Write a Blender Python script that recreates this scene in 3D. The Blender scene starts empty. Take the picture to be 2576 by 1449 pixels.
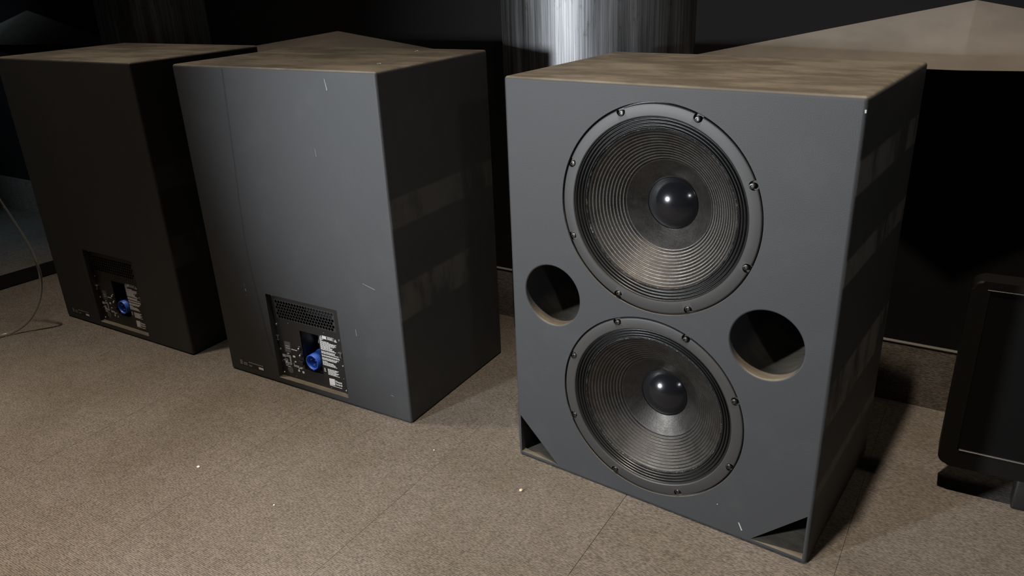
import bpy, bmesh, math, random
from mathutils import Vector, Matrix

random.seed(7)
scene = bpy.context.scene
C = scene.collection
R = math.radians

# ------------------------------------------------------------------ camera
FPX, CAM_H, PITCH, ROLL = 1950.27, 1.2191, 0.3942, -0.0427
cd = bpy.data.cameras.new('camera')
cam = bpy.data.objects.new('camera', cd)
C.objects.link(cam)
cd.sensor_fit = 'HORIZONTAL'
cd.sensor_width = 36.0
cd.lens = 36.0 * FPX / 2576.0
cd.clip_start = 0.02
fw = Vector((0, math.cos(PITCH), -math.sin(PITCH)))
r0 = Vector((1, 0, 0))
u0 = Vector((0, math.sin(PITCH), math.cos(PITCH)))
cr, sr = math.cos(ROLL), math.sin(ROLL)
rv = cr * r0 + sr * u0
uv = -sr * r0 + cr * u0
cam.matrix_world = Matrix(((rv.x, uv.x, -fw.x, 0), (rv.y, uv.y, -fw.y, 0), (rv.z, uv.z, -fw.z, CAM_H), (0, 0, 0, 1)))
scene.camera = cam

# ------------------------------------------------------------------ world, lights, exposure
world = bpy.data.worlds.new('world')
scene.world = world
world.use_nodes = True
bg = world.node_tree.nodes['Background']
bg.inputs['Color'].default_value = (0.95, 0.95, 1.0, 1)
bg.inputs['Strength'].default_value = 0.006


def spot(name, loc, target, power, color, angle, blend=1.0, size=0.06):
    l = bpy.data.lights.new(name, 'SPOT')
    l.energy = power
    l.color = color
    l.spot_size = R(angle)
    l.spot_blend = blend
    l.shadow_soft_size = size
    o = bpy.data.objects.new(name, l)
    C.objects.link(o)
    o.location = loc
    o.rotation_euler = (Vector(target) - Vector(loc)).to_track_quat('-Z', 'Y').to_euler()
    return o


WARM = (1.0, 0.86, 0.70)
COOL = (0.88, 0.94, 1.0)
spot('downlight_or_fill', (0.0, 0.83, 4.5), (0.52, 0.95, 0), 860, WARM, 55, 1.0, 0.06)
spot('downlight_or_fill', (-1.78, 2.15, 4.5), (-1.45, 1.40, 0), 520, WARM, 70, 1.0, 0.10)
spot('downlight_or_fill', (-2.3, 0.5, 4.5), (-1.80, 1.0, 0), 1250, WARM, 42, 1.0, 0.10)  # added fill, put in to brighten the left-front floor
spot('downlight_or_fill', (2.5, 0.5, 4.5), (1.5, 1.6, 0), 60, WARM, 60, 1.0, 0.12)  # added weak fill for the shadowed floor right of the front cabinet
spot('stage_spot', (-2.7, 0.0, 0.99), (0.1, 1.37, 0.88), 770, COOL, 56, 0.75, 0.09)
spot('stage_spot', (0.95, -1.45, 1.9), (0.40, 1.6, 0.85), 45, COOL, 32, 1.0, 0.08)
spot('added_blue_fill', (-4.4, 2.4, 2.2), (-2.62, 3.92, 0.0), 90, (0.62, 0.84, 1.0), 30, 1.0, 0.2)  # added bluish fill tinting the far-left floor, no known fixture
spot('added_blue_fill', (-4.4, 2.4, 2.2), (-2.9, 4.45, 1.10), 85, (0.62, 0.84, 1.0), 34, 1.0, 0.2)  # second added bluish fill, tints the wall above

vs = scene.view_settings
vs.view_transform = 'Standard'
vs.look = 'None'
vs.exposure = 0.0
vs.gamma = 1.0
vs.use_curve_mapping = False


# ------------------------------------------------------------------ material helpers
class Mat:
    def __init__(self, name):
        self.m = bpy.data.materials.new(name)
        self.m.use_nodes = True
        self.nt = self.m.node_tree
        self.b = self.nt.nodes['Principled BSDF']

    def n(self, t, **kw):
        nd = self.nt.nodes.new(t)
        for k, v in kw.items():
            setattr(nd, k, v)
        return nd

    def val(self, sock, v):
        if isinstance(v, bpy.types.NodeSocket):
            self.nt.links.new(v, sock)
        elif isinstance(v, (tuple, list)) and len(v) == 3 and sock.type == 'RGBA':
            sock.default_value = (*v, 1)
        else:
            sock.default_value = v

    def set(self, **kw):
        for k, v in kw.items():
            self.val(self.b.inputs[k.replace('_', ' ')], v)
        return self

    def math(self, op, a, b=0.5, clamp=False):
        nd = self.n('ShaderNodeMath', operation=op, use_clamp=clamp)
        self.val(nd.inputs[0], a)
        self.val(nd.inputs[1], b)
        return nd.outputs[0]

    def noise(self, vec, scale, detail=3, rough=0.5):
        nd = self.n('ShaderNodeTexNoise')
        nd.inputs['Scale'].default_value = scale
        nd.inputs['Detail'].default_value = detail
        nd.inputs['Roughness'].default_value = rough
        if vec is not None:
            self.nt.links.new(vec, nd.inputs['Vector'])
        return nd.outputs['Fac']

    def ramp(self, fac, lo, hi, a=0.0, b=1.0):
        nd = self.n('ShaderNodeMapRange')
        nd.interpolation_type = 'SMOOTHSTEP'
        self.val(nd.inputs['Value'], fac)
        for k, v in (('From Min', lo), ('From Max', hi), ('To Min', a), ('To Max', b)):
            nd.inputs[k].default_value = v
        return nd.outputs['Result']

    def mix(self, fac, a, b):
        nd = self.n('ShaderNodeMix', data_type='RGBA')
        self.val(nd.inputs[0], fac)
        self.val(nd.inputs[6], a)
        self.val(nd.inputs[7], b)
        return nd.outputs[2]

    def obj(self):
        return self.n('ShaderNodeTexCoord').outputs['Object']

    def scaled(self, vec, s, rot=(0, 0, 0)):
        nd = self.n('ShaderNodeMapping')
        nd.inputs['Scale'].default_value = s
        nd.inputs['Rotation'].default_value = rot
        self.nt.links.new(vec, nd.inputs['Vector'])
        return nd.outputs[0]

    def sep(self, vec):
        nd = self.n('ShaderNodeSeparateXYZ')
        self.nt.links.new(vec, nd.inputs[0])
        return nd.outputs

    def bump(self, h, strength, dist):
        nd = self.n('ShaderNodeBump')
        nd.inputs['Strength'].default_value = strength
        nd.inputs['Distance'].default_value = dist
        self.nt.links.new(h, nd.inputs['Height'])
        self.nt.links.new(nd.outputs[0], self.b.inputs['Normal'])


def plain(name, col, rough=0.5, metal=0.0, spec=0.5):
    return Mat(name).set(Base_Color=col, Roughness=rough, Metallic=metal, Specular_IOR_Level=spec).m


WALL_ANG = R(-32.290)
WA = Vector((-0.0494, 2.6896, 0))
WX = Vector((math.cos(WALL_ANG), math.sin(WALL_ANG), 0))
WN = Vector((-WX.y, WX.x, 0))


def carpet_material():
    k = Mat('ribbed_carpet')
    geo = k.n('ShaderNodeNewGeometry').outputs['Position']
    loc = k.scaled(geo, (1, 1, 1), (0, 0, -WALL_ANG))           # x along the wall, y towards it
    x, y, z = k.sep(loc)
    t = k.math('ADD', y, z)                                       # the ribs carry on up the skirting
    wob = k.noise(k.scaled(loc, (14, 60, 60)), 1.0, 2)
    ph = k.math('ADD', k.math('MULTIPLY', t, 2 * math.pi / 0.0043), k.math('MULTIPLY', wob, 3.0))
    rib = k.math('ADD', k.math('MULTIPLY', k.math('SINE', ph, 0), 0.5), 0.5)
    flecks = k.noise(k.scaled(loc, (110, 330, 330)), 1.0, 2, 0.6)
    fl = k.ramp(flecks, 0.30, 0.70)
    clouds = k.noise(k.scaled(loc, (4, 4, 4)), 1.0, 4, 0.6)
    mid = k.noise(k.scaled(loc, (30, 55, 30)), 1.0, 3, 0.6)
    f = k.math('ADD', k.math('MULTIPLY', rib, 0.42), k.math('MULTIPLY', fl, 0.58))
    f = k.math('ADD', f, k.math('MULTIPLY', k.math('SUBTRACT', mid, 0.5), 0.5), True)
    col = k.mix(f, (0.040, 0.0362, 0.0322), (0.175, 0.158, 0.141))
    tint = k.mix(k.ramp(clouds, 0.3, 0.7), (0.90, 0.86, 0.80), (1.08, 1.05, 1.04))
    nd = k.n('ShaderNodeMix', data_type='RGBA', blend_type='MULTIPLY')
    nd.inputs[0].default_value = 1
    k.val(nd.inputs[6], col)
    k.val(nd.inputs[7], tint)
    k.set(Base_Color=nd.outputs[2], Roughness=0.95, Specular_IOR_Level=0.1)
    k.bump(f, 0.2, 0.002)
    return k.m


def cabinet_material(name, seed, bands, residue):
    """dark satin cabinet coating, dusty on top, tape residue along the sides"""
    k = Mat(name)
    o = k.obj()
    ofs = k.n('ShaderNodeVectorMath', operation='ADD')
    k.nt.links.new(o, ofs.inputs[0])
    ofs.inputs[1].default_value = (seed * 3.1, seed * 1.7, seed * 0.9)
    ov = ofs.outputs[0]
    x, y, z = k.sep(o)
    nrm = k.n('ShaderNodeTexCoord').outputs['Normal']
    nx, ny, nz = k.sep(nrm)
    base = (0.031, 0.0312, 0.0322)
    # smudges everywhere, faint
    sm = k.ramp(k.noise(k.scaled(ov, (9, 9, 9)), 1.0, 4, 0.6), 0.48, 0.78)
    col = k.mix(k.math('MULTIPLY', sm, 0.25), base, (0.052, 0.051, 0.049))
    # tape residue on the side panels, in horizontal bands
    tot = None
    for lo, hi, amp in bands:
        b = k.math('MULTIPLY', k.ramp(z, lo - .004, lo + .006), k.ramp(z, hi - .006, hi + .004, 1, 0))
        b = k.math('MULTIPLY', b, amp)
        tot = b if tot is None else k.math('MAXIMUM', tot, b)
    patch = k.ramp(k.noise(k.scaled(ov, (5, 7, 3)), 1.0, 5, 0.65), 0.40, 0.58)
    wisps = k.ramp(k.noise(k.scaled(ov, (5, 16, 5)), 1.0, 5, 0.7), 0.58, 0.74)
    low = k.ramp(z, 0.05, 0.30, 0.9, 0.12)
    wear = k.math('MAXIMUM', k.math('MULTIPLY', tot, patch), k.math('MULTIPLY', wisps, low))
    sidem = k.ramp(k.math('ABSOLUTE', nx, 0), 0.6, 0.9)
    col = k.mix(k.math('MULTIPLY', k.math('MULTIPLY', wear, sidem), residue), col, (0.105, 0.100, 0.090))
    # settled dust on everything that faces up
    dn = k.noise(k.scaled(ov, (4.5, 11, 4)), 1.0, 6, 0.68)
    dcol = k.mix(k.ramp(dn, 0.36, 0.66), (0.062, 0.053, 0.041), (0.128, 0.112, 0.088))
    col = k.mix(k.ramp(nz, 0.35, 0.85), col, dcol)
    k.set(Base_Color=col, Roughness=0.6, Specular_IOR_Level=0.3)
    k.bump(k.noise(k.scaled(ov, (420, 420, 420)), 1.0, 2), 0.2, 0.0012)
    return k.m


def brushed_material():
    k = Mat('brushed_steel')
    o = k.obj()
    a = k.noise(k.scaled(o, (260, 260, 3)), 1.0, 3, 0.6)
    b = k.noise(k.scaled(o, (22, 22, 1.0)), 1.0, 4, 0.65)
    d = k.noise(k.scaled(o, (40, 40, 22)), 1.0, 4, 0.7)
    f = k.math('ADD', k.math('MULTIPLY', a, 0.55), k.math('MULTIPLY', b, 0.45))
    f = k.math('SUBTRACT', f, k.math('MULTIPLY', k.ramp(d, 0.55, 0.8), 0.12), True)
    col = k.mix(k.ramp(f, 0.32, 0.68), (0.052, 0.051, 0.051), (0.165, 0.165, 0.169))
    k.set(Base_Color=col, Metallic=1.0, Roughness=k.ramp(b, 0.3, 0.7, 0.42, 0.58))
    k.bump(a, 0.15, 0.001)
    return k.m


def wedge_material():
    k = Mat('beige_paint')
    o = k.obj()
    f = k.noise(k.scaled(o, (6, 6, 14)), 1.0, 4, 0.6)
    col = k.mix(k.ramp(f, 0.3, 0.7), (0.104, 0.091, 0.078), (0.130, 0.115, 0.099))
    k.set(Base_Color=col, Roughness=0.8, Specular_IOR_Level=0.2)
    return k.m


def wall_material():
    k = Mat('black_wall_paint')
    o = k.obj()
    f = k.noise(k.scaled(o, (2, 2, 2)), 1.0, 4, 0.6)
    col = k.mix(f, (0.006, 0.0055, 0.0057), (0.010, 0.009, 0.0094))
    k.set(Base_Color=col, Roughness=0.9, Specular_IOR_Level=0.05)
    return k.m


def cone_material():
    k = Mat('pulp_cone')
    o = k.obj()
    f = k.noise(k.scaled(o, (260, 260, 260)), 1.0, 3, 0.6)
    g = k.noise(k.scaled(o, (26, 26, 26)), 1.0, 4, 0.7)
    col = k.mix(f, (0.035, 0.032, 0.029), (0.072, 0.066, 0.059))
    k.set(Base_Color=col, Roughness=k.ramp(g, 0.3, 0.7, 0.40, 0.54), Metallic=0.93, Specular_IOR_Level=0.5)
    k.bump(k.math('ADD', f, g), 0.22, 0.0015)
    return k.m


def glue_material():
    k = Mat('glossy_glue')
    f = k.noise(k.scaled(k.obj(), (190, 190, 190)), 1.0, 3, 0.7)
    k.set(Base_Color=(0.02, 0.02, 0.02), Roughness=0.16)
    k.bump(f, 1.0, 0.004)
    return k.m


M = {}
M['carpet'] = carpet_material()
M['cab_r'] = cabinet_material('cabinet_coat_a', 1.0, ((0.82, 0.885, .8), (0.645, 0.70, .8), (0.335, 0.44, 1.0), (0.165, 0.20, .8)), 0.95)
M['cab_m'] = cabinet_material('cabinet_coat_b', 2.3, ((0.59, 0.672, .75), (0.325, 0.43, 1.0)), 0.42)
M['steel'] = brushed_material()
M['wedge'] = wedge_material()
M['wall'] = wall_material()
M['cone'] = cone_material()
M['glue'] = glue_material()
M['base_steel'] = plain('dark_satin_base', (0.035, 0.033, 0.035), 0.5, 0.6)
M['flange'] = plain('driver_frame_enamel', (0.028, 0.0262, 0.0245), 0.5, 0.0, 0.35)
M['surround'] = plain('treated_cloth', (0.014, 0.0135, 0.013), 0.33)
M['dome'] = plain('gloss_dust_cap', (0.008, 0.008, 0.009), 0.17)
M['bolt'] = plain('black_oxide_steel', (0.055, 0.052, 0.05), 0.38, 0.8)
M['black'] = plain('black_plastic', (0.010, 0.0095, 0.009), 0.45)
M['floor_black'] = plain('matt_black', (0.004, 0.004, 0.004), 0.9, 0.0, 0.1)
M['plate'] = plain('black_anodised', (0.013, 0.0125, 0.0125), 0.38)
M['grille'] = plain('grille_enamel', (0.035, 0.034, 0.033), 0.35)
M['print'] = plain('white_print', (0.62, 0.62, 0.61), 0.6)
M['grey_print'] = plain('grey_print', (0.085, 0.085, 0.085), 0.6)
M['chrome'] = plain('screw_steel', (0.62, 0.61, 0.59), 0.22, 1.0)
M['panel_steel'] = plain('dull_zinc', (0.30, 0.29, 0.28), 0.32, 0.85)
M['blue'] = plain('blue_plastic', (0.030, 0.105, 0.52), 0.42)
M['brass'] = plain('nickel_pin', (0.75, 0.71, 0.62), 0.25, 1.0)
M['sticker'] = plain('pale_sticker', (0.62, 0.68, 0.69), 0.5)
M['dark_matt'] = plain('dark_grey_matt', (0.017, 0.016, 0.015), 0.8)
M['scuff'] = plain('scuffed_coat', (0.155, 0.155, 0.155), 0.7)
M['chip'] = plain('bare_chip', (0.30, 0.30, 0.295), 0.7)
M['screen'] = plain('screen_glass', (0.002, 0.002, 0.002), 0.5, 0.0, 0.15)
M['bezel'] = plain('satin_black_bezel', (0.004, 0.0037, 0.0035), 0.5, 0.0, 0.2)
M['trim'] = plain('taupe_edge_trim', (0.10, 0.092, 0.084), 0.7)
M['strip'] = plain('bezel_metal', (0.16, 0.155, 0.15), 0.4, 0.8)
M['crumb'] = plain('pale_crumb', (0.55, 0.42, 0.28), 0.8)
M['lint'] = plain('white_lint', (0.7, 0.7, 0.68), 0.9)
tb = Mat('clear_tube')
tb.set(Base_Color=(0.80, 0.78, 0.74), Roughness=0.12, Transmission_Weight=0.95, IOR=1.30)
M['tube'] = tb.m


# ------------------------------------------------------------------ mesh helpers
def bm_obj(name, bm, mat, parent=None, smooth=None, loc=None, rotz=0):
    bmesh.ops.recalc_face_normals(bm, faces=bm.faces[:])
    me = bpy.data.meshes.new(name)
    bm.to_mesh(me)
    bm.free()
    return me_obj(name, me, mat, parent, smooth, loc, rotz)


def me_obj(name, me, mat, parent=None, smooth=None, loc=None, rotz=0):
    me.materials.clear()
    me.materials.append(M[mat])
    if smooth is not None:
        for p in me.polygons:
            p.use_smooth = True
        me.set_sharp_from_angle(angle=R(smooth))
    o = bpy.data.objects.new(name, me)
    C.objects.link(o)
    if name in ('body', 'housing'):
        wn = o.modifiers.new('weighted', 'WEIGHTED_NORMAL')
        wn.keep_sharp = True
        wn.weight = 100
    if parent is not None:
        o.parent = parent
    if loc is not None:
        o.location = loc
    o.rotation_euler = (0, 0, rotz)
    return o


def add_box(bm, x0, x1, y0, y1, z0, z1, bev=0.0, seg=2):
    r = bmesh.ops.create_cube(bm, size=1.0, matrix=Matrix.Translation(((x0 + x1) / 2, (y0 + y1) / 2, (z0 + z1) / 2)) @ Matrix.Diagonal((x1 - x0, y1 - y0, z1 - z0, 1)))
    if bev > 0:
        es = set()
        for v in r['verts']:
            es.update(v.link_edges)
        bmesh.ops.bevel(bm, geom=list(es), offset=bev, segments=seg, profile=0.5, affect='EDGES')


def add_lathe(bm, prof, cx, cz, n=64, close=False, jitter=0.0):
    """profile of (radius, depth) turned round the y axis at (cx, cz)"""
    rings = []
    for r, y in prof:
        if r < 1e-6:
            rings.append([bm.verts.new((cx, y, cz))])
        else:
            rings.append([bm.verts.new((cx + (r + random.uniform(-jitter, jitter)) * math.cos(2 * math.pi * i / n), y + random.uniform(-jitter, jitter),
                                        cz + r * math.sin(2 * math.pi * i / n))) for i in range(n)])
    pairs = list(zip(rings, rings[1:]))
    if close:
        pairs.append((rings[-1], rings[0]))
    for a, b in pairs:
        for i in range(n):
            j = (i + 1) % n
            if len(a) == 1 and len(b) == 1:
                continue
            if len(a) == 1:
                bm.faces.new((a[0], b[i], b[j]))
            elif len(b) == 1:
                bm.faces.new((a[i], a[j], b[0]))
            else:
                bm.faces.new((a[i], a[j], b[j], b[i]))


def add_prism(bm, pts, y0, y1):
    """polygon in (x, z) extruded from y0 to y1"""
    a = [bm.verts.new((x, y0, z)) for x, z in pts]
    b = [bm.verts.new((x, y1, z)) for x, z in pts]
    bm.faces.new(a)
    bm.faces.new(b[::-1])
    n = len(pts)
    for i in range(n):
        j = (i + 1) % n
        bm.faces.new((a[i], b[i], b[j], a[j]))


def add_quad(bm, x0, x1, z0, z1, y, th=0.0003):
    add_prism(bm, [(x0, z0), (x1, z0), (x1, z1), (x0, z1)], y - th, y)


def add_tube(bm, pts, rad, n=10):
    rings = []
    for i, p in enumerate(pts):
        d = (pts[min(i + 1, len(pts) - 1)] - pts[max(i - 1, 0)]).normalized()
        up = Vector((0, 1, 0)) if abs(d.y) < 0.9 else Vector((1, 0, 0))
        a = d.cross(up).normalized()
        b = d.cross(a)
        rr = rad(i) if callable(rad) else rad
        rings.append([bm.verts.new(p + rr * (math.cos(2 * math.pi * k / n) * a + math.sin(2 * math.pi * k / n) * b)) for k in range(n)])
    for a, b in zip(rings, rings[1:]):
        for k in range(n):
            j = (k + 1) % n
            bm.faces.new((a[k], a[j], b[j], b[k]))
    bm.faces.new(rings[0])
    bm.faces.new(rings[-1][::-1])


def boolean(bm, cutters):
    """bm minus every cutter bmesh; returns a mesh"""
    bmesh.ops.recalc_face_normals(bm, faces=bm.faces[:])
    me = bpy.data.meshes.new('tmp')
    bm.to_mesh(me)
    bm.free()
    o = bpy.data.objects.new('tmp', me)
    C.objects.link(o)
    tmp = []
    for c in cutters:
        bmesh.ops.recalc_face_normals(c, faces=c.faces[:])
        cm = bpy.data.meshes.new('tmpc')
        c.to_mesh(cm)
        c.free()
        co = bpy.data.objects.new('tmpc', cm)
        C.objects.link(co)
        tmp.append(co)
        md = o.modifiers.new('b', 'BOOLEAN')
        md.operation = 'DIFFERENCE'
        md.solver = 'EXACT'
        md.object = co
    dg = bpy.context.evaluated_depsgraph_get()
    dg.update()
    out = bpy.data.meshes.new_from_object(o.evaluated_get(dg))
    for t in tmp + [o]:
        m = t.data
        bpy.data.objects.remove(t)
        bpy.data.meshes.remove(m)
    return out


def thing(name, label, cat, loc=(0, 0, 0), rotz=0, group=None):
    o = bpy.data.objects.new(name, None)
    o.empty_display_size = 0.1
    C.objects.link(o)
    o.location = loc
    o.rotation_euler = (0, 0, rotz)
    return tag(o, label, cat, group)


def tag(o, label, cat, group=None):
    o['label'] = label
    o['category'] = cat
    if group:
        o['group'] = group
    return o


def struct(o):
    o['kind'] = 'structure'
    return o


def copy_tree(o, parent=None):
    c = o.copy()
    C.objects.link(c)
    c.parent = parent
    for ch in [q for q in bpy.data.objects if q.parent == o and q != c]:
        copy_tree(ch, c)
    return c


# ------------------------------------------------------------------ floor: carpet tiles laid square to the wall
TILE, T0 = 0.4925, -0.1235
bm = bmesh.new()
add_box(bm, -4.3, 4.6, -4.2, 0.4, -0.06, -0.0065)
floor = struct(bm_obj('floor', bm, 'dark_matt', None, None, WA, WALL_ANG))
floor['label'] = 'dark subfloor under the ribbed taupe carpet tiles'
bm = bmesh.new()
add_box(bm, 0.00025, TILE - 0.00025, 0.0, TILE, -0.006, 0.0, 0.0007, 2)
bmesh.ops.recalc_face_normals(bm, faces=bm.faces[:])
tile_me = bpy.data.meshes.new('carpet_tile')
bm.to_mesh(tile_me)
bm.free()
tile_me.materials.append(M['carpet'])
for i in range(-8, 9):
    for j in range(8):
        s = T0 + i * TILE
        o = bpy.data.objects.new('carpet_tile', tile_me)
        C.objects.link(o)
        o.parent = floor
        o.location = (s, -0.005 - (j + 1) * TILE, random.uniform(-0.0006, 0))

# ------------------------------------------------------------------ back wall with carpeted skirting
bm = bmesh.new()
add_box(bm, -4.3, 4.6, 0.0, 0.12, -0.006, 4.6)
wall = struct(bm_obj('wall_back', bm, 'wall', None, None, WA, WALL_ANG))
wall['label'] = 'matt black back wall behind the speaker cabinets'
bm = bmesh.new()
add_box(bm, -4.3, 4.6, -0.010, -0.0002, 0.0, 0.186)
sk = struct(bm_obj('baseboard_back', bm, 'carpet', None, None, WA, WALL_ANG))
sk['label'] = 'carpet strip turned up the foot of the black wall'
bm = bmesh.new()
add_box(bm, -4.3, 4.6, -0.0125, -0.0002, 0.186, 0.1905, 0.0012, 1)
bm_obj('edge_trim', bm, 'trim', sk)


# ------------------------------------------------------------------ round columns
def column(s, label):
    p = WA + WX * s
    t = thing('column', label, 'column', p, WALL_ANG, 'round columns on the back wall')
    rad, off = 0.34, 0.115

    def shell(r, z0, z1):
        b = bmesh.new()
        n = 40
        am = math.acos(off / r)
        prof = []
        for i in range(n + 1):
            a = -am + 2 * am * i / n
            prof.append((r * math.sin(a), off - r * math.cos(a) - 0.0005))
        lo = [b.verts.new((x, y, z0)) for x, y in prof]
        hi = [b.verts.new((x, y, z1)) for x, y in prof]
        for i in range(n):
            b.faces.new((lo[i], lo[i + 1], hi[i + 1], hi[i]))
        b.faces.new((lo[0], hi[0], hi[-1], lo[-1]))
        b.faces.new(lo[::-1])
        b.faces.new(hi)
        return b
    c = bm_obj('cladding', shell(rad, 0.014, 4.5), 'steel', t, 30)
    c['label'] = 'vertically brushed steel cladding'
    c = bm_obj('base', shell(rad - 0.004, 0.0, 0.014), 'base_steel', t, 30)
    c['label'] = 'dark foot ring under the steel cladding'


column(0.392, 'brushed steel round column rising behind the two nearer speaker cabinets')
column(-1.702, 'dim round column rising behind the leftmost dark speaker cabinet')


# ------------------------------------------------------------------ faceted wedges on the wall
def wedge(s, zt, zb, half, dep, label):
    p = WA + WX * s
    b = bmesh.new()
    T = b.verts.new((0, -0.0004, zt))
    L_ = b.verts.new((-half, -0.0004, zb - 0.004))
    R_ = b.verts.new((half, -0.0004, zb - 0.004))
    A_ = b.verts.new((0, -dep, zb + 0.012))
    B_ = b.verts.new((0, -0.0004, zb - 0.004))
    b.faces.new((T, L_, A_))
    b.faces.new((T, A_, R_))
    b.faces.new((L_, B_, A_))
    b.faces.new((B_, R_, A_))
    b.faces.new((T, B_, L_))
    b.faces.new((T, R_, B_))
    bmesh.ops.bevel(b, geom=[e for e in b.edges if A_ in e.verts], offset=0.0012, segments=1, affect='EDGES')
    o = bm_obj('wall_wedge', b, 'wedge', None, None, p, WALL_ANG)
    return tag(o, label, 'wall panel', 'faceted wedges on the back wall')


wedge(1.397, 1.0995, 0.952, 0.745, 0.22, 'bright beige faceted wedge on the wall, behind the right speaker cabinet')
wedge(-0.659, 1.0187, 0.940, 0.640, 0.22, 'low brown faceted wedge showing just above the middle cabinet')
wedge(-2.738, 1.1064, 0.952, 0.745, 0.22, 'bluish grey faceted wedge at the far left of the wall')

# ------------------------------------------------------------------ cabinets
W, H, D = 0.762, 0.9942, 0.5048


def cabinet_block():
    b = bmesh.new()
    add_box(b, -W / 2, W / 2, 0, D, 0.0, H, 0.008, 4)
    return b


def flare_cutter(cx, cz, r, depth, lip, n=72):
    b = bmesh.new()
    prof = [(0, -0.02), (r + lip, -0.02), (r + lip, -0.0001)]
    for i in range(1, 6):
        a = i / 5 * math.pi / 2
        prof.append((r + lip * (1 - math.sin(a)), lip * (1 - math.cos(a))))
    prof += [(r, depth), (0, depth)]
    add_lathe(b, prof, cx, cz, n)
    return b


def build_front_cabinet():
    t = thing('subwoofer_cabinet', 'charcoal subwoofer cabinet facing forward with two large round cones and port holes', 'speaker', (0.3043, 1.5338, 0), -0.6481, 'subwoofer cabinets on the carpet')
    cut = []
    TC, BC = (-0.003, 0.7345), (-0.0045, 0.2645)
    for c in (TC, BC):
        cut.append(flare_cutter(c[0], c[1], 0.2266, 0.17, 0.0012, 128))
    cut.append(flare_cutter(-0.2635, 0.491, 0.0755, 0.34, 0.004))
    cut.append(flare_cutter(0.2505, 0.495, 0.0755, 0.34, 0.004))
    for sgn in (-1, 1):
        b = bmesh.new()
        add_prism(b, [(sgn * 0.371, 0.0125), (sgn * 0.371, 0.125), (sgn * 0.256, 0.0125)], -0.02, 0.36)
        cut.append(b)
    me = boolean(cabinet_block(), cut)
    me_obj('body', me, 'cab_r', t, 32)
    for cx, cz in (TC, BC):
        # frame ring with a notch round each bolt
        b = bmesh.new()
        add_lathe(b, [(0.2238, 0.012), (0.2238, 0.003), (0.2222, 0.0012), (0.2195, 0.0005), (0.1995, 0.0012), (0.1975, 0.0025), (0.1965, 0.006), (0.1965, 0.012)], cx, cz, 128, close=True)
        cuts = []
        nb = bmesh.new()
        for q in range(8):
            a = R(22.5 + 45 * q)
            add_lathe(nb, [(0, -0.02), (0.0098, -0.02), (0.0098, 0.0072), (0, 0.0072)], cx + 0.2185 * math.cos(a), cz + 0.2185 * math.sin(a), 20)
        cuts.append(nb)
        wf = me_obj('woofer', boolean(b, cuts), 'flange', t, 30)
        wf['label'] = 'large round loudspeaker driver with ribbed black cone'
        # back of the gasket seat
        b = bmesh.new()
        add_lathe(b, [(0.2262, 0.0125), (0.2262, 0.016), (0.195, 0.016), (0.195, 0.0125)], cx, cz, 96, close=True)
        bm_obj('gasket', b, 'black', wf, 30)
        for q in range(8):
            a = R(22.5 + 45 * q)
            bx, bz = cx + 0.2150 * math.cos(a), cz + 0.2150 * math.sin(a)
            b = bmesh.new()
            add_lathe(b, [(0.0028, 0.0005), (0.0034, -0.0014), (0.0046, -0.0012), (0.0060, 0.0005), (0.0062, 0.0022), (0.0062, 0.0074)], bx, bz, 18)
            add_lathe(b, [(0, 0.0008), (0.0029, 0.0008)], bx, bz, 6)
            bm_obj('bolt', b, 'bolt', wf, 40)
        # accordion surround
        b = bmesh.new()
        prof = []
        for i in range(61):
            u = i / 60
            r = 0.1985 - u * 0.0265
            prof.append((r, 0.0072 + 0.005 * u + 0.0030 * math.cos(u * 4 * 2 * math.pi)))
        add_lathe(b, prof, cx, cz, 128)
        bm_obj('surround', b, 'surround', wf, 60)
        # uneven glue bead where cone meets surround
        b = bmesh.new()
        add_lathe(b, [(0.1735, 0.0150), (0.1728, 0.0112), (0.1708, 0.0106), (0.1695, 0.0140)], cx, cz, 180, jitter=0.0006)
        bm_obj('glue_bead', b, 'glue', wf, 80)
        # ribbed cone
        b = bmesh.new()
        prof = []
        N = 170
        for i in range(N + 1):
            u = i / N
            r = 0.172 - u * (0.172 - 0.053)
            y = 0.0125 + 0.075 * (u ** 0.93)
            if 0.03 < u < 0.62:
                y += -0.00055 * math.cos(u * 19 * 2 * math.pi)
            prof.append((r, y))
        add_lathe(b, prof, cx, cz, 128)
        bm_obj('cone', b, 'cone', wf, 50)
        # dust cap
        b = bmesh.new()
        capr, hgt, y0 = 0.0565, 0.0250, 0.0825
        rad = (capr ** 2 + hgt ** 2) / (2 * hgt)
        am = math.asin(capr / rad)
        prof = [(capr + 0.0022, y0 + 0.003), (capr + 0.0018, y0 - 0.0005), (capr + 0.0004, y0 - 0.0012)]
        for i in range(17):
            a = am * (1 - i / 16)
            prof.append((rad * math.sin(a), y0 - (rad * math.cos(a) - (rad - hgt))))
        add_lathe(b, prof, cx, cz, 64)
        bm_obj('dust_cap', b, 'dome', wf, 60)
    for pts in ([(0.2262, 0.0455), (0.2292, 0.0445), (0.2375, 0.0275), (0.2350, 0.0262)],
                [(0.1745, 0.0740), (0.1765, 0.0742), (0.1768, 0.0722), (0.1748, 0.0720)]):
        b = bmesh.new()
        add_prism(b, pts, -0.0003, 0.0001)
        bm_obj('paint_chip', b, 'chip', t)
    b = bmesh.new()
    add_prism(b, [(0.3765, 0.972), (0.3795, 0.9715), (0.3797, 0.9665), (0.3772, 0.9660)], -0.0004, 0.0036)
    bm_obj('paint_chip', b, 'chip', t)
    return t


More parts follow.
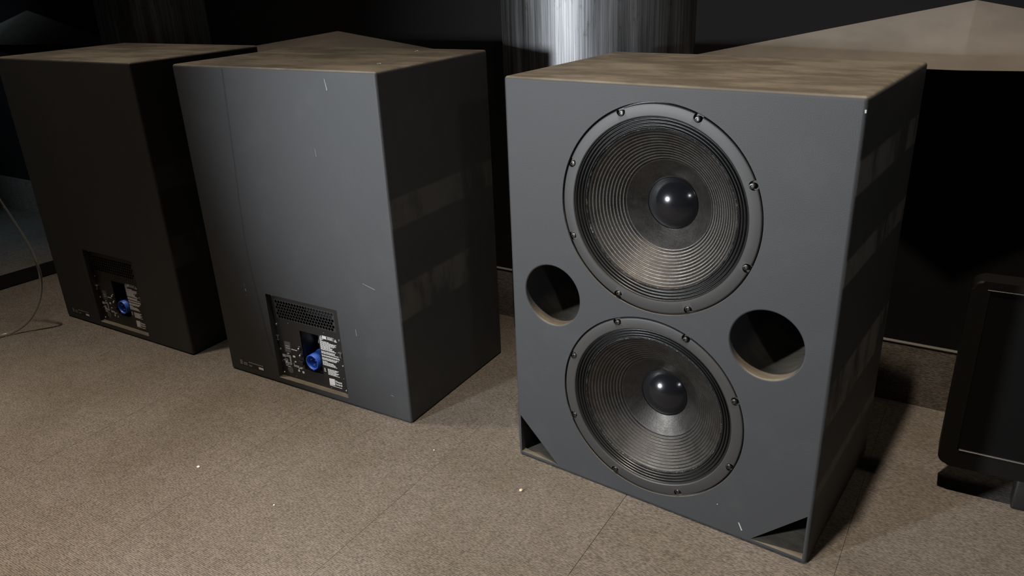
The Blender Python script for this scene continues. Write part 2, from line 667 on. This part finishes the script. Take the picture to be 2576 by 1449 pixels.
def text_mesh(body, size, x, z, y, bm, bold=0.0):
    cu = bpy.data.curves.new('t', 'FONT')
    cu.body = body
    cu.size = size
    cu.offset = bold
    cu.extrude = 0.00015
    cu.resolution_u = 2
    o = bpy.data.objects.new('t', cu)
    C.objects.link(o)
    dg = bpy.context.evaluated_depsgraph_get()
    dg.update()
    me = bpy.data.meshes.new_from_object(o.evaluated_get(dg))
    for v in me.vertices:
        v.co = Vector((x + v.co.x, y - v.co.z, z + v.co.y))
    bm.from_mesh(me)
    bpy.data.objects.remove(o)
    bpy.data.curves.remove(cu)
    bpy.data.meshes.remove(me)


def word_line(bm, x0, x1, z, h, y, rnd):
    """one line of fine print: a row of words too small to read"""
    x = x0
    while x < x1 - 0.001:
        w = min(rnd.uniform(0.004, 0.012), x1 - x)
        add_quad(bm, x, x + w, z - h / 2, z + h / 2, y)
        x += w + 0.0011


def build_back_cabinet():
    t = thing('subwoofer_cabinet', 'grey lit subwoofer cabinet seen from behind, the middle one of the three', 'speaker', (-0.632, 2.1331, 0), -0.5498, 'subwoofer cabinets on the carpet')
    X0, X1, Z0, Z1, DP = -0.152, 0.142, 0.0225, 0.3155, 0.018
    b1 = bmesh.new()
    add_box(b1, X0, X1, -0.02, DP + 0.004, Z0, Z1, 0.004, 3)
    b2 = bmesh.new()
    add_box(b2, X0 + 0.012, X1 - 0.012, 0.01, 0.12, Z0 + 0.015, Z1 - 0.012)
    body = me_obj('body', boolean(cabinet_block(), [b1, b2]), 'cab_m', t, 32)
    # thin dark line running down the panel
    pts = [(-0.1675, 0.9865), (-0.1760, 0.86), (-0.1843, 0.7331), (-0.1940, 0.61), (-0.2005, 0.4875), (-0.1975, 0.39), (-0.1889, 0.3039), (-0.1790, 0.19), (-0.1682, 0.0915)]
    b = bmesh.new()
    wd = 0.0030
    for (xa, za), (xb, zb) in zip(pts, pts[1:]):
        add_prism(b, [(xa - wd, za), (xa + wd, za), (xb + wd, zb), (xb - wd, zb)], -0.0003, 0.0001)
    o = bm_obj('dark_line', b, 'dark_matt', t)
    o['label'] = 'thin dark line bending down the cabinet face'

    # amplifier plate
    HX0, HX1, HZ0, HZ1 = -0.1400, 0.1085, 0.2285, 0.2935
    PX0, PX1, PZ0, PZ1 = -0.047, 0.031, 0.069, 0.2032
    b = bmesh.new()
    add_box(b, X0 + 0.0012, X1 - 0.0012, DP, DP + 0.0045, Z0 + 0.0012, Z1 - 0.0012, 0.0016, 2)
    c1 = bmesh.new()
    add_box(c1, HX0, HX1, 0, 0.05, HZ0, HZ1)
    c2 = bmesh.new()
    add_box(c2, PX0, PX1, 0, 0.05, PZ0, PZ1)
    plate = me_obj('amplifier_plate', boolean(b, [c1, c2]), 'plate', t)
    plate['label'] = 'black amplifier plate with printed markings'
    # honeycomb vent
    a_out, a_in = 0.00672, 0.0054
    pitch = a_out * math.sqrt(3)
    b = bmesh.new()
    add_box(b, HX0 - 0.004, HX1 + 0.004, DP + 0.0005, DP + 0.0022, HZ0 - 0.004, HZ1 + 0.004)
    c1 = bmesh.new()
    for row in range(6):
        for col in range(21):
            cx = HX0 + 0.0085 + col * pitch * 0.995 + (row % 2) * pitch / 2
            cz = HZ1 - 0.0075 - row * a_out * 1.5
            if cx + a_in > HX1 - 0.001:
                continue
            add_prism(c1, [(cx + a_in * math.sin(math.pi / 3 * q), cz + a_in * math.cos(math.pi / 3 * q)) for q in range(6)], 0.0, 0.05)
    g = me_obj('vent_grille', boolean(b, [c1]), 'grille', t)
    g['label'] = 'black honeycomb vent grille'
    # pocket round the power inlet
    b = bmesh.new()
    yb = 0.078
    o_ = bmesh.new()
    add_box(o_, PX0 - 0.002, PX1 + 0.002, DP + 0.001, yb + 0.002, PZ0 - 0.002, PZ1 + 0.002)
    c1 = bmesh.new()
    add_box(c1, PX0, PX1, DP - 0.02, yb, PZ0, PZ1)
    b.free()
    pocket = me_obj('inlet_pocket', boolean(o_, [c1]), 'plate', t)
    b = bmesh.new()
    add_prism(b, [(-0.040, 0.136), (-0.010, 0.136), (-0.010, 0.166), (-0.024, 0.166)], yb - 0.0008, yb - 0.0002)
    o = bm_obj('sticker', b, 'sticker', pocket)
    o['label'] = 'pale sticker inside the pocket'
    b = bmesh.new()
    add_box(b, PX0, PX1, DP - 0.003, DP + 0.001, PZ0 - 0.0028, PZ0 - 0.0004, 0.0006, 1)
    bm_obj('pocket_lip', b, 'bolt', pocket)
    # blue inlet
    cx, cz = -0.006, 0.1042
    b = bmesh.new()
    add_lathe(b, [(0.0222, 0.050), (0.0222, 0.0125), (0.0228, 0.0115), (0.0242, 0.0115), (0.0248, 0.0125), (0.0248, 0.052), (0.0268, 0.054), (0.0268, yb - 0.001), (0, yb - 0.001), (0, 0.050)], cx, cz, 48, close=False)
    add_box(b, cx - 0.004, cx + 0.004, 0.0125, 0.055, cz - 0.0285, cz - 0.0235, 0.001, 1)
    inlet = bm_obj('power_inlet', b, 'blue', t, 35)
    inlet['label'] = 'round blue three-pin mains inlet'
    for px, pz, pr in ((-0.0095, 0.0055, 0.0024), (0.0085, 0.0055, 0.0024), (0.001, -0.010, 0.0030)):
        b = bmesh.new()
        add_lathe(b, [(0, 0.018), (pr * 0.7, 0.0182), (pr, 0.0200), (pr, 0.050)], cx + px, cz + pz, 14)
        bm_obj('pin', b, 'brass', inlet, 40)
    # screws
    for sx, sz in ((-0.1455, 0.3055), (0.1315, 0.3040), (-0.1455, 0.2054), (0.1170, 0.2048), (-0.1455, 0.1179), (0.1185, 0.1181), (-0.1455, 0.0335), (0.1185, 0.0320)):
        b = bmesh.new()
        add_lathe(b, [(0, -0.0002 + DP - 0.0006), (0.0016, DP - 0.0006), (0.0019, DP - 0.0022), (0.0032, DP - 0.0017), (0.0040, DP - 0.0004), (0.0041, DP + 0.0006)], sx, sz, 14)
        bm_obj('screw', b, 'panel_steel', plate, 40)
    for sx, sz in ((-0.0928, 0.2188), (0.1146, 0.0735), (-0.093, 0.0314), (0.0564, 0.0277), (0.057, 0.2178), (-0.146, 0.0752)):
        b = bmesh.new()
        add_lathe(b, [(0, DP - 0.0003), (0.0012, DP - 0.0009), (0.0019, DP - 0.0003), (0.0020, DP + 0.0006)], sx, sz, 10)
        bm_obj('screw', b, 'panel_steel', plate, 40)
    # spring latches
    for lx, lz in ((-0.1475, 0.1600), (0.1165, 0.1570)):
        b = bmesh.new()
        add_box(b, lx - 0.008, lx + 0.008, DP - 0.006, DP + 0.0006, lz + 0.0055, lz + 0.0085, 0.0008, 1)
        add_box(b, lx - 0.005, lx + 0.005, DP - 0.005, DP + 0.0006, lz - 0.0095, lz - 0.0065, 0.0008, 1)
        add_box(b, lx - 0.0025, lx + 0.0025, DP - 0.0035, DP + 0.0006, lz - 0.0065, lz + 0.0055, 0.0008, 1)
        bm_obj('latch', b, 'panel_steel', plate)
    # two round input knobs and a small jack
    for kx, kz in ((-0.0598, 0.139), (-0.0582, 0.1156)):
        b = bmesh.new()
        add_lathe(b, [(0, DP - 0.003), (0.0055, DP - 0.003), (0.0062, DP - 0.0042), (0.0078, DP - 0.0042), (0.0086, DP - 0.0028), (0.0088, DP + 0.0004)], kx, kz, 24)
        kn = bm_obj('input_socket', b, 'black', plate, 40)
        b = bmesh.new()
        add_lathe(b, [(0, DP - 0.0062), (0.0016, DP - 0.0058), (0.0026, DP - 0.0040), (0.0026, DP - 0.0030)], kx, kz, 14)
        bm_obj('indicator', b, 'print', plate, 60)
    b = bmesh.new()
    add_box(b, -0.0665, -0.049, DP - 0.006, DP + 0.0004, 0.0815, 0.0955, 0.0015, 2)
    bm_obj('toggle_switch', b, 'black', plate)
    # printed markings
    rnd = random.Random(3)
    y = DP
    b = bmesh.new()

    def tri(cx_, cz_, s_):
        o3 = [(cx_ - s_, cz_ - s_ * .8), (cx_ + s_, cz_ - s_ * .8), (cx_, cz_ + s_)]
        i3 = [(cx_ - s_ * .55, cz_ - s_ * .52), (cx_ + s_ * .55, cz_ - s_ * .52), (cx_, cz_ + s_ * .5)]
        for q in range(3):
            w = (q + 1) % 3
            add_prism(b, [o3[q], o3[w], i3[w], i3[q]], y - 0.0003, y)
        add_quad(b, cx_ - s_ * .08, cx_ + s_ * .08, cz_ - s_ * .4, cz_ + s_ * .3, y)

    tri(0.0410, 0.2010, 0.0055)
    tri(0.1010, 0.1995, 0.0055)
    add_quad(b, 0.0470, 0.0645, 0.1965, 0.2070, y)
    for z0_, z1_ in ((0.1965, 0.1971), (0.2064, 0.2070)):
        add_quad(b, 0.0645, 0.0945, z0_, z1_, y)
    add_quad(b, 0.0939, 0.0945, 0.1971, 0.2064, y)
    for q in range(4):
        word_line(b, 0.0685, 0.0905, 0.2045 - q * 0.0019, 0.0010, y, rnd)
    z = 0.1938
    for x1, gap in ((0.055, 0), (0.050, 0), (0.078, 0.0006), (0.106, 0), (0.100, 0), (0.104, 0), (0.096, 0), (0.080, 0), (0.088, 0), (0.086, 0), (0.094, 0), (0.102, 0),
                    (0.096, .003), (0.094, 0), (0.109, 0), (0.111, .003), (0.112, 0), (0.107, .003), (0.101, 0), (0.096, 0),
                    (0.060, .0025), (0.084, 0), (0.090, 0), (0.092, 0), (0.097, 0)):
        z -= 0.0032 + gap
        word_line(b, 0.0352, x1 - 0.004, z + 0.0032, 0.0020, y, rnd)
    for q in range(3):
        add_quad(b, 0.0375, 0.0425, 0.0925 - q * 0.003 - 0.0012, 0.0925 - q * 0.003 + 0.0006, y)
    add_quad(b, 0.0365, 0.0440, 0.0815, 0.0832, y)
    for q in range(7):
        word_line(b, 0.0520, 0.098 - (q % 3) * 0.006, 0.0930 - q * 0.0031, 0.0019, y, rnd)
    bm_obj('warning_print', b, 'print', plate)['label'] = 'white printed safety notes'
    # wiring sketch and model panel
    b = bmesh.new()
    text_mesh('X-800', 0.0080, -0.1215, 0.1430, y, b, 0.0002)
    word_line(b, -0.1200, -0.1035, 0.1355, 0.0016, y, rnd)
    word_line(b, -0.1200, -0.1020, 0.1280, 0.0016, y, rnd)
    word_line(b, -0.0965, -0.0715, 0.1275, 0.0026, y, rnd)
    word_line(b, -0.119, -0.109, 0.1085, 0.002, y, rnd)
    for x0_, x1_, z0_, z1_ in ((-0.141, -0.127, 0.0925, 0.0937), (-0.141, -0.127, 0.1000, 0.1012), (-0.141, -0.1398, 0.0925, 0.1012), (-0.1282, -0.127, 0.0925, 0.1012),
                               (-0.138, -0.130, 0.0955, 0.0985), (-0.124, -0.105, 0.1010, 0.1022), (-0.124, -0.108, 0.0965, 0.0977), (-0.1065, -0.105, 0.0780, 0.1022),
                               (-0.110, -0.1088, 0.0780, 0.0977), (-0.133, -0.121, 0.0660, 0.0672), (-0.133, -0.121, 0.0850, 0.0862), (-0.1222, -0.121, 0.0660, 0.0862), (-0.133, -0.1318, 0.0660, 0.0862),
                               (-0.1295, -0.1245, 0.0710, 0.0810), (-0.140, -0.133, 0.0800, 0.0815), (-0.121, -0.103, 0.0740, 0.0752), (-0.121, -0.105, 0.0690, 0.0702), (-0.133, -0.112, 0.0610, 0.0622),
                               (-0.095, -0.078, 0.0665, 0.0677), (-0.095, -0.074, 0.0710, 0.0722), (-0.0950, -0.0938, 0.0665, 0.0800), (-0.074, -0.0610, 0.0640, 0.0665), (-0.0760, -0.0745, 0.0600, 0.0720),
                               (-0.094, -0.084, 0.1000, 0.1060), (-0.0680, -0.0560, 0.0685, 0.0705), (-0.0900, -0.0830, 0.0830, 0.0870), (-0.0800, -0.0730, 0.0520, 0.0590), (-0.0620, -0.0540, 0.0500, 0.0580)):
        add_quad(b, x0_, x1_, z0_, z1_, y)
    bm_obj('wiring_print', b, 'print', plate)['label'] = 'white printed wiring diagram'
    b = bmesh.new()
    add_prism(b, [(-0.1255, 0.1125), (-0.1005, 0.1145), (-0.0975, 0.1515), (-0.1240, 0.1505)], y - 0.0002, y)
    bm_obj('model_panel', b, 'grey_print', plate)
    b = bmesh.new()
    add_lathe(b, [(0, y - 0.0002), (0.012, y - 0.0002), (0.012, y)], -0.1150, 0.0500, 24)
    bm_obj('round_emblem', b, 'grey_print', plate)
    b = bmesh.new()
    add_prism(b, [(0.0520, 0.0378), (0.0745, 0.0400), (0.0755, 0.0622), (0.0525, 0.0605)], y - 0.0003, y)
    text_mesh('Meyer', 0.0108, 0.0768, 0.0515, y, b, 0.00025)
    text_mesh('Sound', 0.0108, 0.0768, 0.0425, y, b, 0.00025)
    add_quad(b, 0.0520, 0.1015, 0.0352, 0.0368, y)
    bm_obj('maker_logo', b, 'print', plate)['label'] = 'white square logo with maker name'
    # serial label low on the left
    b = bmesh.new()
    add_quad(b, -0.3325, -0.2200, 0.0280, 0.0468, 0.0, 0.0004)
    lab = bm_obj('serial_label', b, 'black', t)
    b = bmesh.new()
    add_quad(b, -0.2445, -0.2225, 0.0288, 0.0365, -0.0004)
    bm_obj('barcode_patch', b, 'print', lab)
    b = bmesh.new()
    for x0_, x1_, z0_, z1_ in ((-0.331, -0.320, 0.0295, 0.0455), (-0.315, -0.297, 0.0360, 0.0400), (-0.315, -0.297, 0.0300, 0.0340), (-0.290, -0.2210, 0.0420, 0.0455), (-0.290, -0.276, 0.0295, 0.0345)):
        add_quad(b, x0_, x1_, z0_, z1_, -0.0004)
    bm_obj('label_print', b, 'scuff', lab)
    return t


def scuffs(t, marks):
    for mat, pts in marks:
        b = bmesh.new()
        add_prism(b, pts, -0.00025, 0.0001)
        bm_obj('scuff_mark', b, mat, t)


front = build_front_cabinet()
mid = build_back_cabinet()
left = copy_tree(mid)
left.location = (-1.4495, 2.6391, 0)
left.rotation_euler = (0, 0, -0.5565)
left['label'] = 'dark shaded subwoofer cabinet seen from behind, the leftmost and farthest of the three'
scuffs(mid, [('scuff', [(-0.2410, 0.3165), (-0.2375, 0.3170), (-0.2365, 0.3085), (-0.2405, 0.3075)]),
             ('scuff', [(-0.2420, 0.3330), (-0.2410, 0.3330), (-0.2395, 0.3225), (-0.2402, 0.3225)]),
             ('scuff', [(-0.2400, 0.2950), (-0.2385, 0.2950), (-0.2380, 0.2915), (-0.2395, 0.2915)]),
             ('scuff', [(0.2060, 0.2680), (0.2072, 0.2680), (0.2090, 0.2500), (0.2072, 0.2460)]),
             ('scuff', [(0.3130, 0.0790), (0.3240, 0.0775), (0.3240, 0.0765), (0.3130, 0.0780)]),
             ('scuff', [(0.2090, 0.975), (0.2110, 0.972), (0.2165, 0.945), (0.2135, 0.943)]),
             ('scuff', [(0.1440, 0.790), (0.1448, 0.790), (0.1462, 0.768), (0.1452, 0.768)]),
             ('scuff', [(0.2560, 0.4200), (0.2980, 0.4090), (0.2980, 0.4075), (0.2560, 0.4190)])])

# ------------------------------------------------------------------ black display at the right edge
MA = R(-30.06)
t = thing('flat_display', 'black flat display with rounded corners standing on short feet at the right edge', 'display', (1.0064, 1.5332, 0), MA)


def rounded(x0, x1, z0, z1, r, n=6):
    pts = []
    for cx, cz, a0 in ((x1 - r, z1 - r, 0), (x0 + r, z1 - r, 90), (x0 + r, z0 + r, 180), (x1 - r, z0 + r, 270)):
        for i in range(n + 1):
            a = R(a0 + 90 * i / n)
            pts.append((cx + r * math.cos(a), cz + r * math.sin(a)))
    return pts


b = bmesh.new()
add_prism(b, rounded(-0.010, 0.800, 0.080, 0.552, 0.022), 0.0, 0.055)
bmesh.ops.bevel(b, geom=[e for e in b.edges if abs(e.verts[0].co.y - e.verts[1].co.y) < 1e-5], offset=0.007, segments=3, affect='EDGES', profile=0.5)
c1 = bmesh.new()
add_box(c1, 0.026, 0.764, -0.02, 0.005, 0.126, 0.530)
me_obj('housing', boolean(b, [c1]), 'bezel', t, 30)
b = bmesh.new()
add_box(b, 0.0265, 0.7635, 0.0035, 0.006, 0.1265, 0.5295)
bm_obj('screen', b, 'screen', t)
b = bmesh.new()
add_box(b, 0.030, 0.760, -0.0014, 0.0042, 0.1262, 0.1288, 0.0005, 1)
bm_obj('bezel_strip', b, 'strip', t)
b = bmesh.new()
add_box(b, 0.020, 0.770, -0.0005, 0.004, 0.5310, 0.5335, 0.0005, 1)
bm_obj('top_strip', b, 'bolt', t)
for fx in (0.155, 0.575):
    b = bmesh.new()
    add_box(b, fx, fx + 0.06, 0.004, 0.050, 0.0, 0.083, 0.006, 3)
    bm_obj('foot', b, 'black', t, 40)

# ------------------------------------------------------------------ clear tube looping in from the left
ctl = [(-1.9200, 2.7000, 0.790), (-1.8800, 2.7100, 0.690), (-1.8435, 2.7197, 0.5856), (-1.8220, 2.7197, 0.5145), (-1.7960, 2.7197, 0.4357), (-1.7697, 2.7197, 0.3491), (-1.7567, 2.7197, 0.2689),
       (-1.7628, 2.7197, 0.1927), (-1.7900, 2.7150, 0.1160), (-1.8400, 2.7050, 0.0480), (-1.8950, 2.6850, 0.0120), (-1.9500, 2.6450, 0.0068), (-2.0200, 2.5900, 0.0066), (-2.1200, 2.5000, 0.0066)]
P = [Vector(q) for q in ctl]
pts = []
for i in range(len(P) - 1):
    p0, p1, p2, p3 = P[max(i - 1, 0)], P[i], P[i + 1], P[min(i + 2, len(P) - 1)]
    for k in range(6):
        u = k / 6
        pts.append(0.5 * ((2 * p1) + (p2 - p0) * u + (2 * p0 - 5 * p1 + 4 * p2 - p3) * u * u + (3 * p1 - p0 - 3 * p2 + p3) * u ** 3))
pts.append(P[-1])
b = bmesh.new()
add_tube(b, pts, lambda i: 0.0030 + 0.0034 * min(1.0, i / 52), 12)
tag(bm_obj('clear_tube', b, 'tube', None, 60), 'clear plastic tube looping down onto the carpet at the left edge', 'tube')

# ------------------------------------------------------------------ low black strip at far left, soft contact shadow built in as black
b = bmesh.new()
pa, pb = Vector((-2.95, 2.36, 0)), Vector((-1.86, 3.74, 0))
ln = (pb - pa).length
hw = 0.075
prof = [(-hw, 0.0), (-hw, 0.004), (-0.03, 0.030), (0.03, 0.030), (hw, 0.004), (hw, 0.0)]
va = [b.verts.new((0, q, z)) for q, z in prof]
vb = [b.verts.new((ln, q, z)) for q, z in prof]
b.faces.new(va)
b.faces.new(vb[::-1])
for i in range(6):
    j = (i + 1) % 6
    b.faces.new((va[i], vb[i], vb[j], va[j]))
tag(bm_obj('floor_strip', b, 'floor_black', None, None, pa, math.atan2(pb.y - pa.y, pb.x - pa.x)), 'low black strip with its contact shadow on the floor left of the dark cabinet', 'floor strip')

# ------------------------------------------------------------------ crumbs and lint
for (x, y), sc, mat, lab in (((0.0012, 1.6021), 0.0045, 'crumb', 'tan crumb on the carpet in front of the right cabinet'),
                             ((-0.8678, 1.7627), 0.0040, 'lint', 'white speck of lint on the carpet at left'),
                             ((-0.6155, 1.587), 0.0022, 'lint', 'tiny white speck on the carpet near the lower middle'),
                             ((-0.2325, 1.7958), 0.0020, 'lint', 'tiny white speck on the carpet between the two nearer cabinets')):
    b = bmesh.new()
    bmesh.ops.create_icosphere(b, subdivisions=2, radius=sc)
    for v in b.verts:
        v.co *= random.uniform(0.8, 1.2)
        v.co.z = max(v.co.z * 0.7, -sc * 0.55) + sc * 0.55
    o = bm_obj('carpet_speck', b, mat, None, 60, (x, y, 0.0))
    tag(o, lab, 'speck')
for (x, y, z), lab in (((-0.3234, 2.1051, 0.9942), 'thin white thread lying on the middle cabinet near its front corner'),
                       ((-0.2534, 2.4028, 0.9942), 'thin white thread lying on the middle cabinet near its back edge')):
    b = bmesh.new()
    add_tube(b, [Vector((-0.004, -0.003, 0.0008)), Vector((-0.0015, 0.0005, 0.0010)), Vector((0.001, 0.003, 0.0012)), Vector((0.0045, 0.0035, 0.0008))], 0.0006, 6)
    tag(bm_obj('lint_thread', b, 'lint', None, 60, (x, y, z)), lab, 'thread')
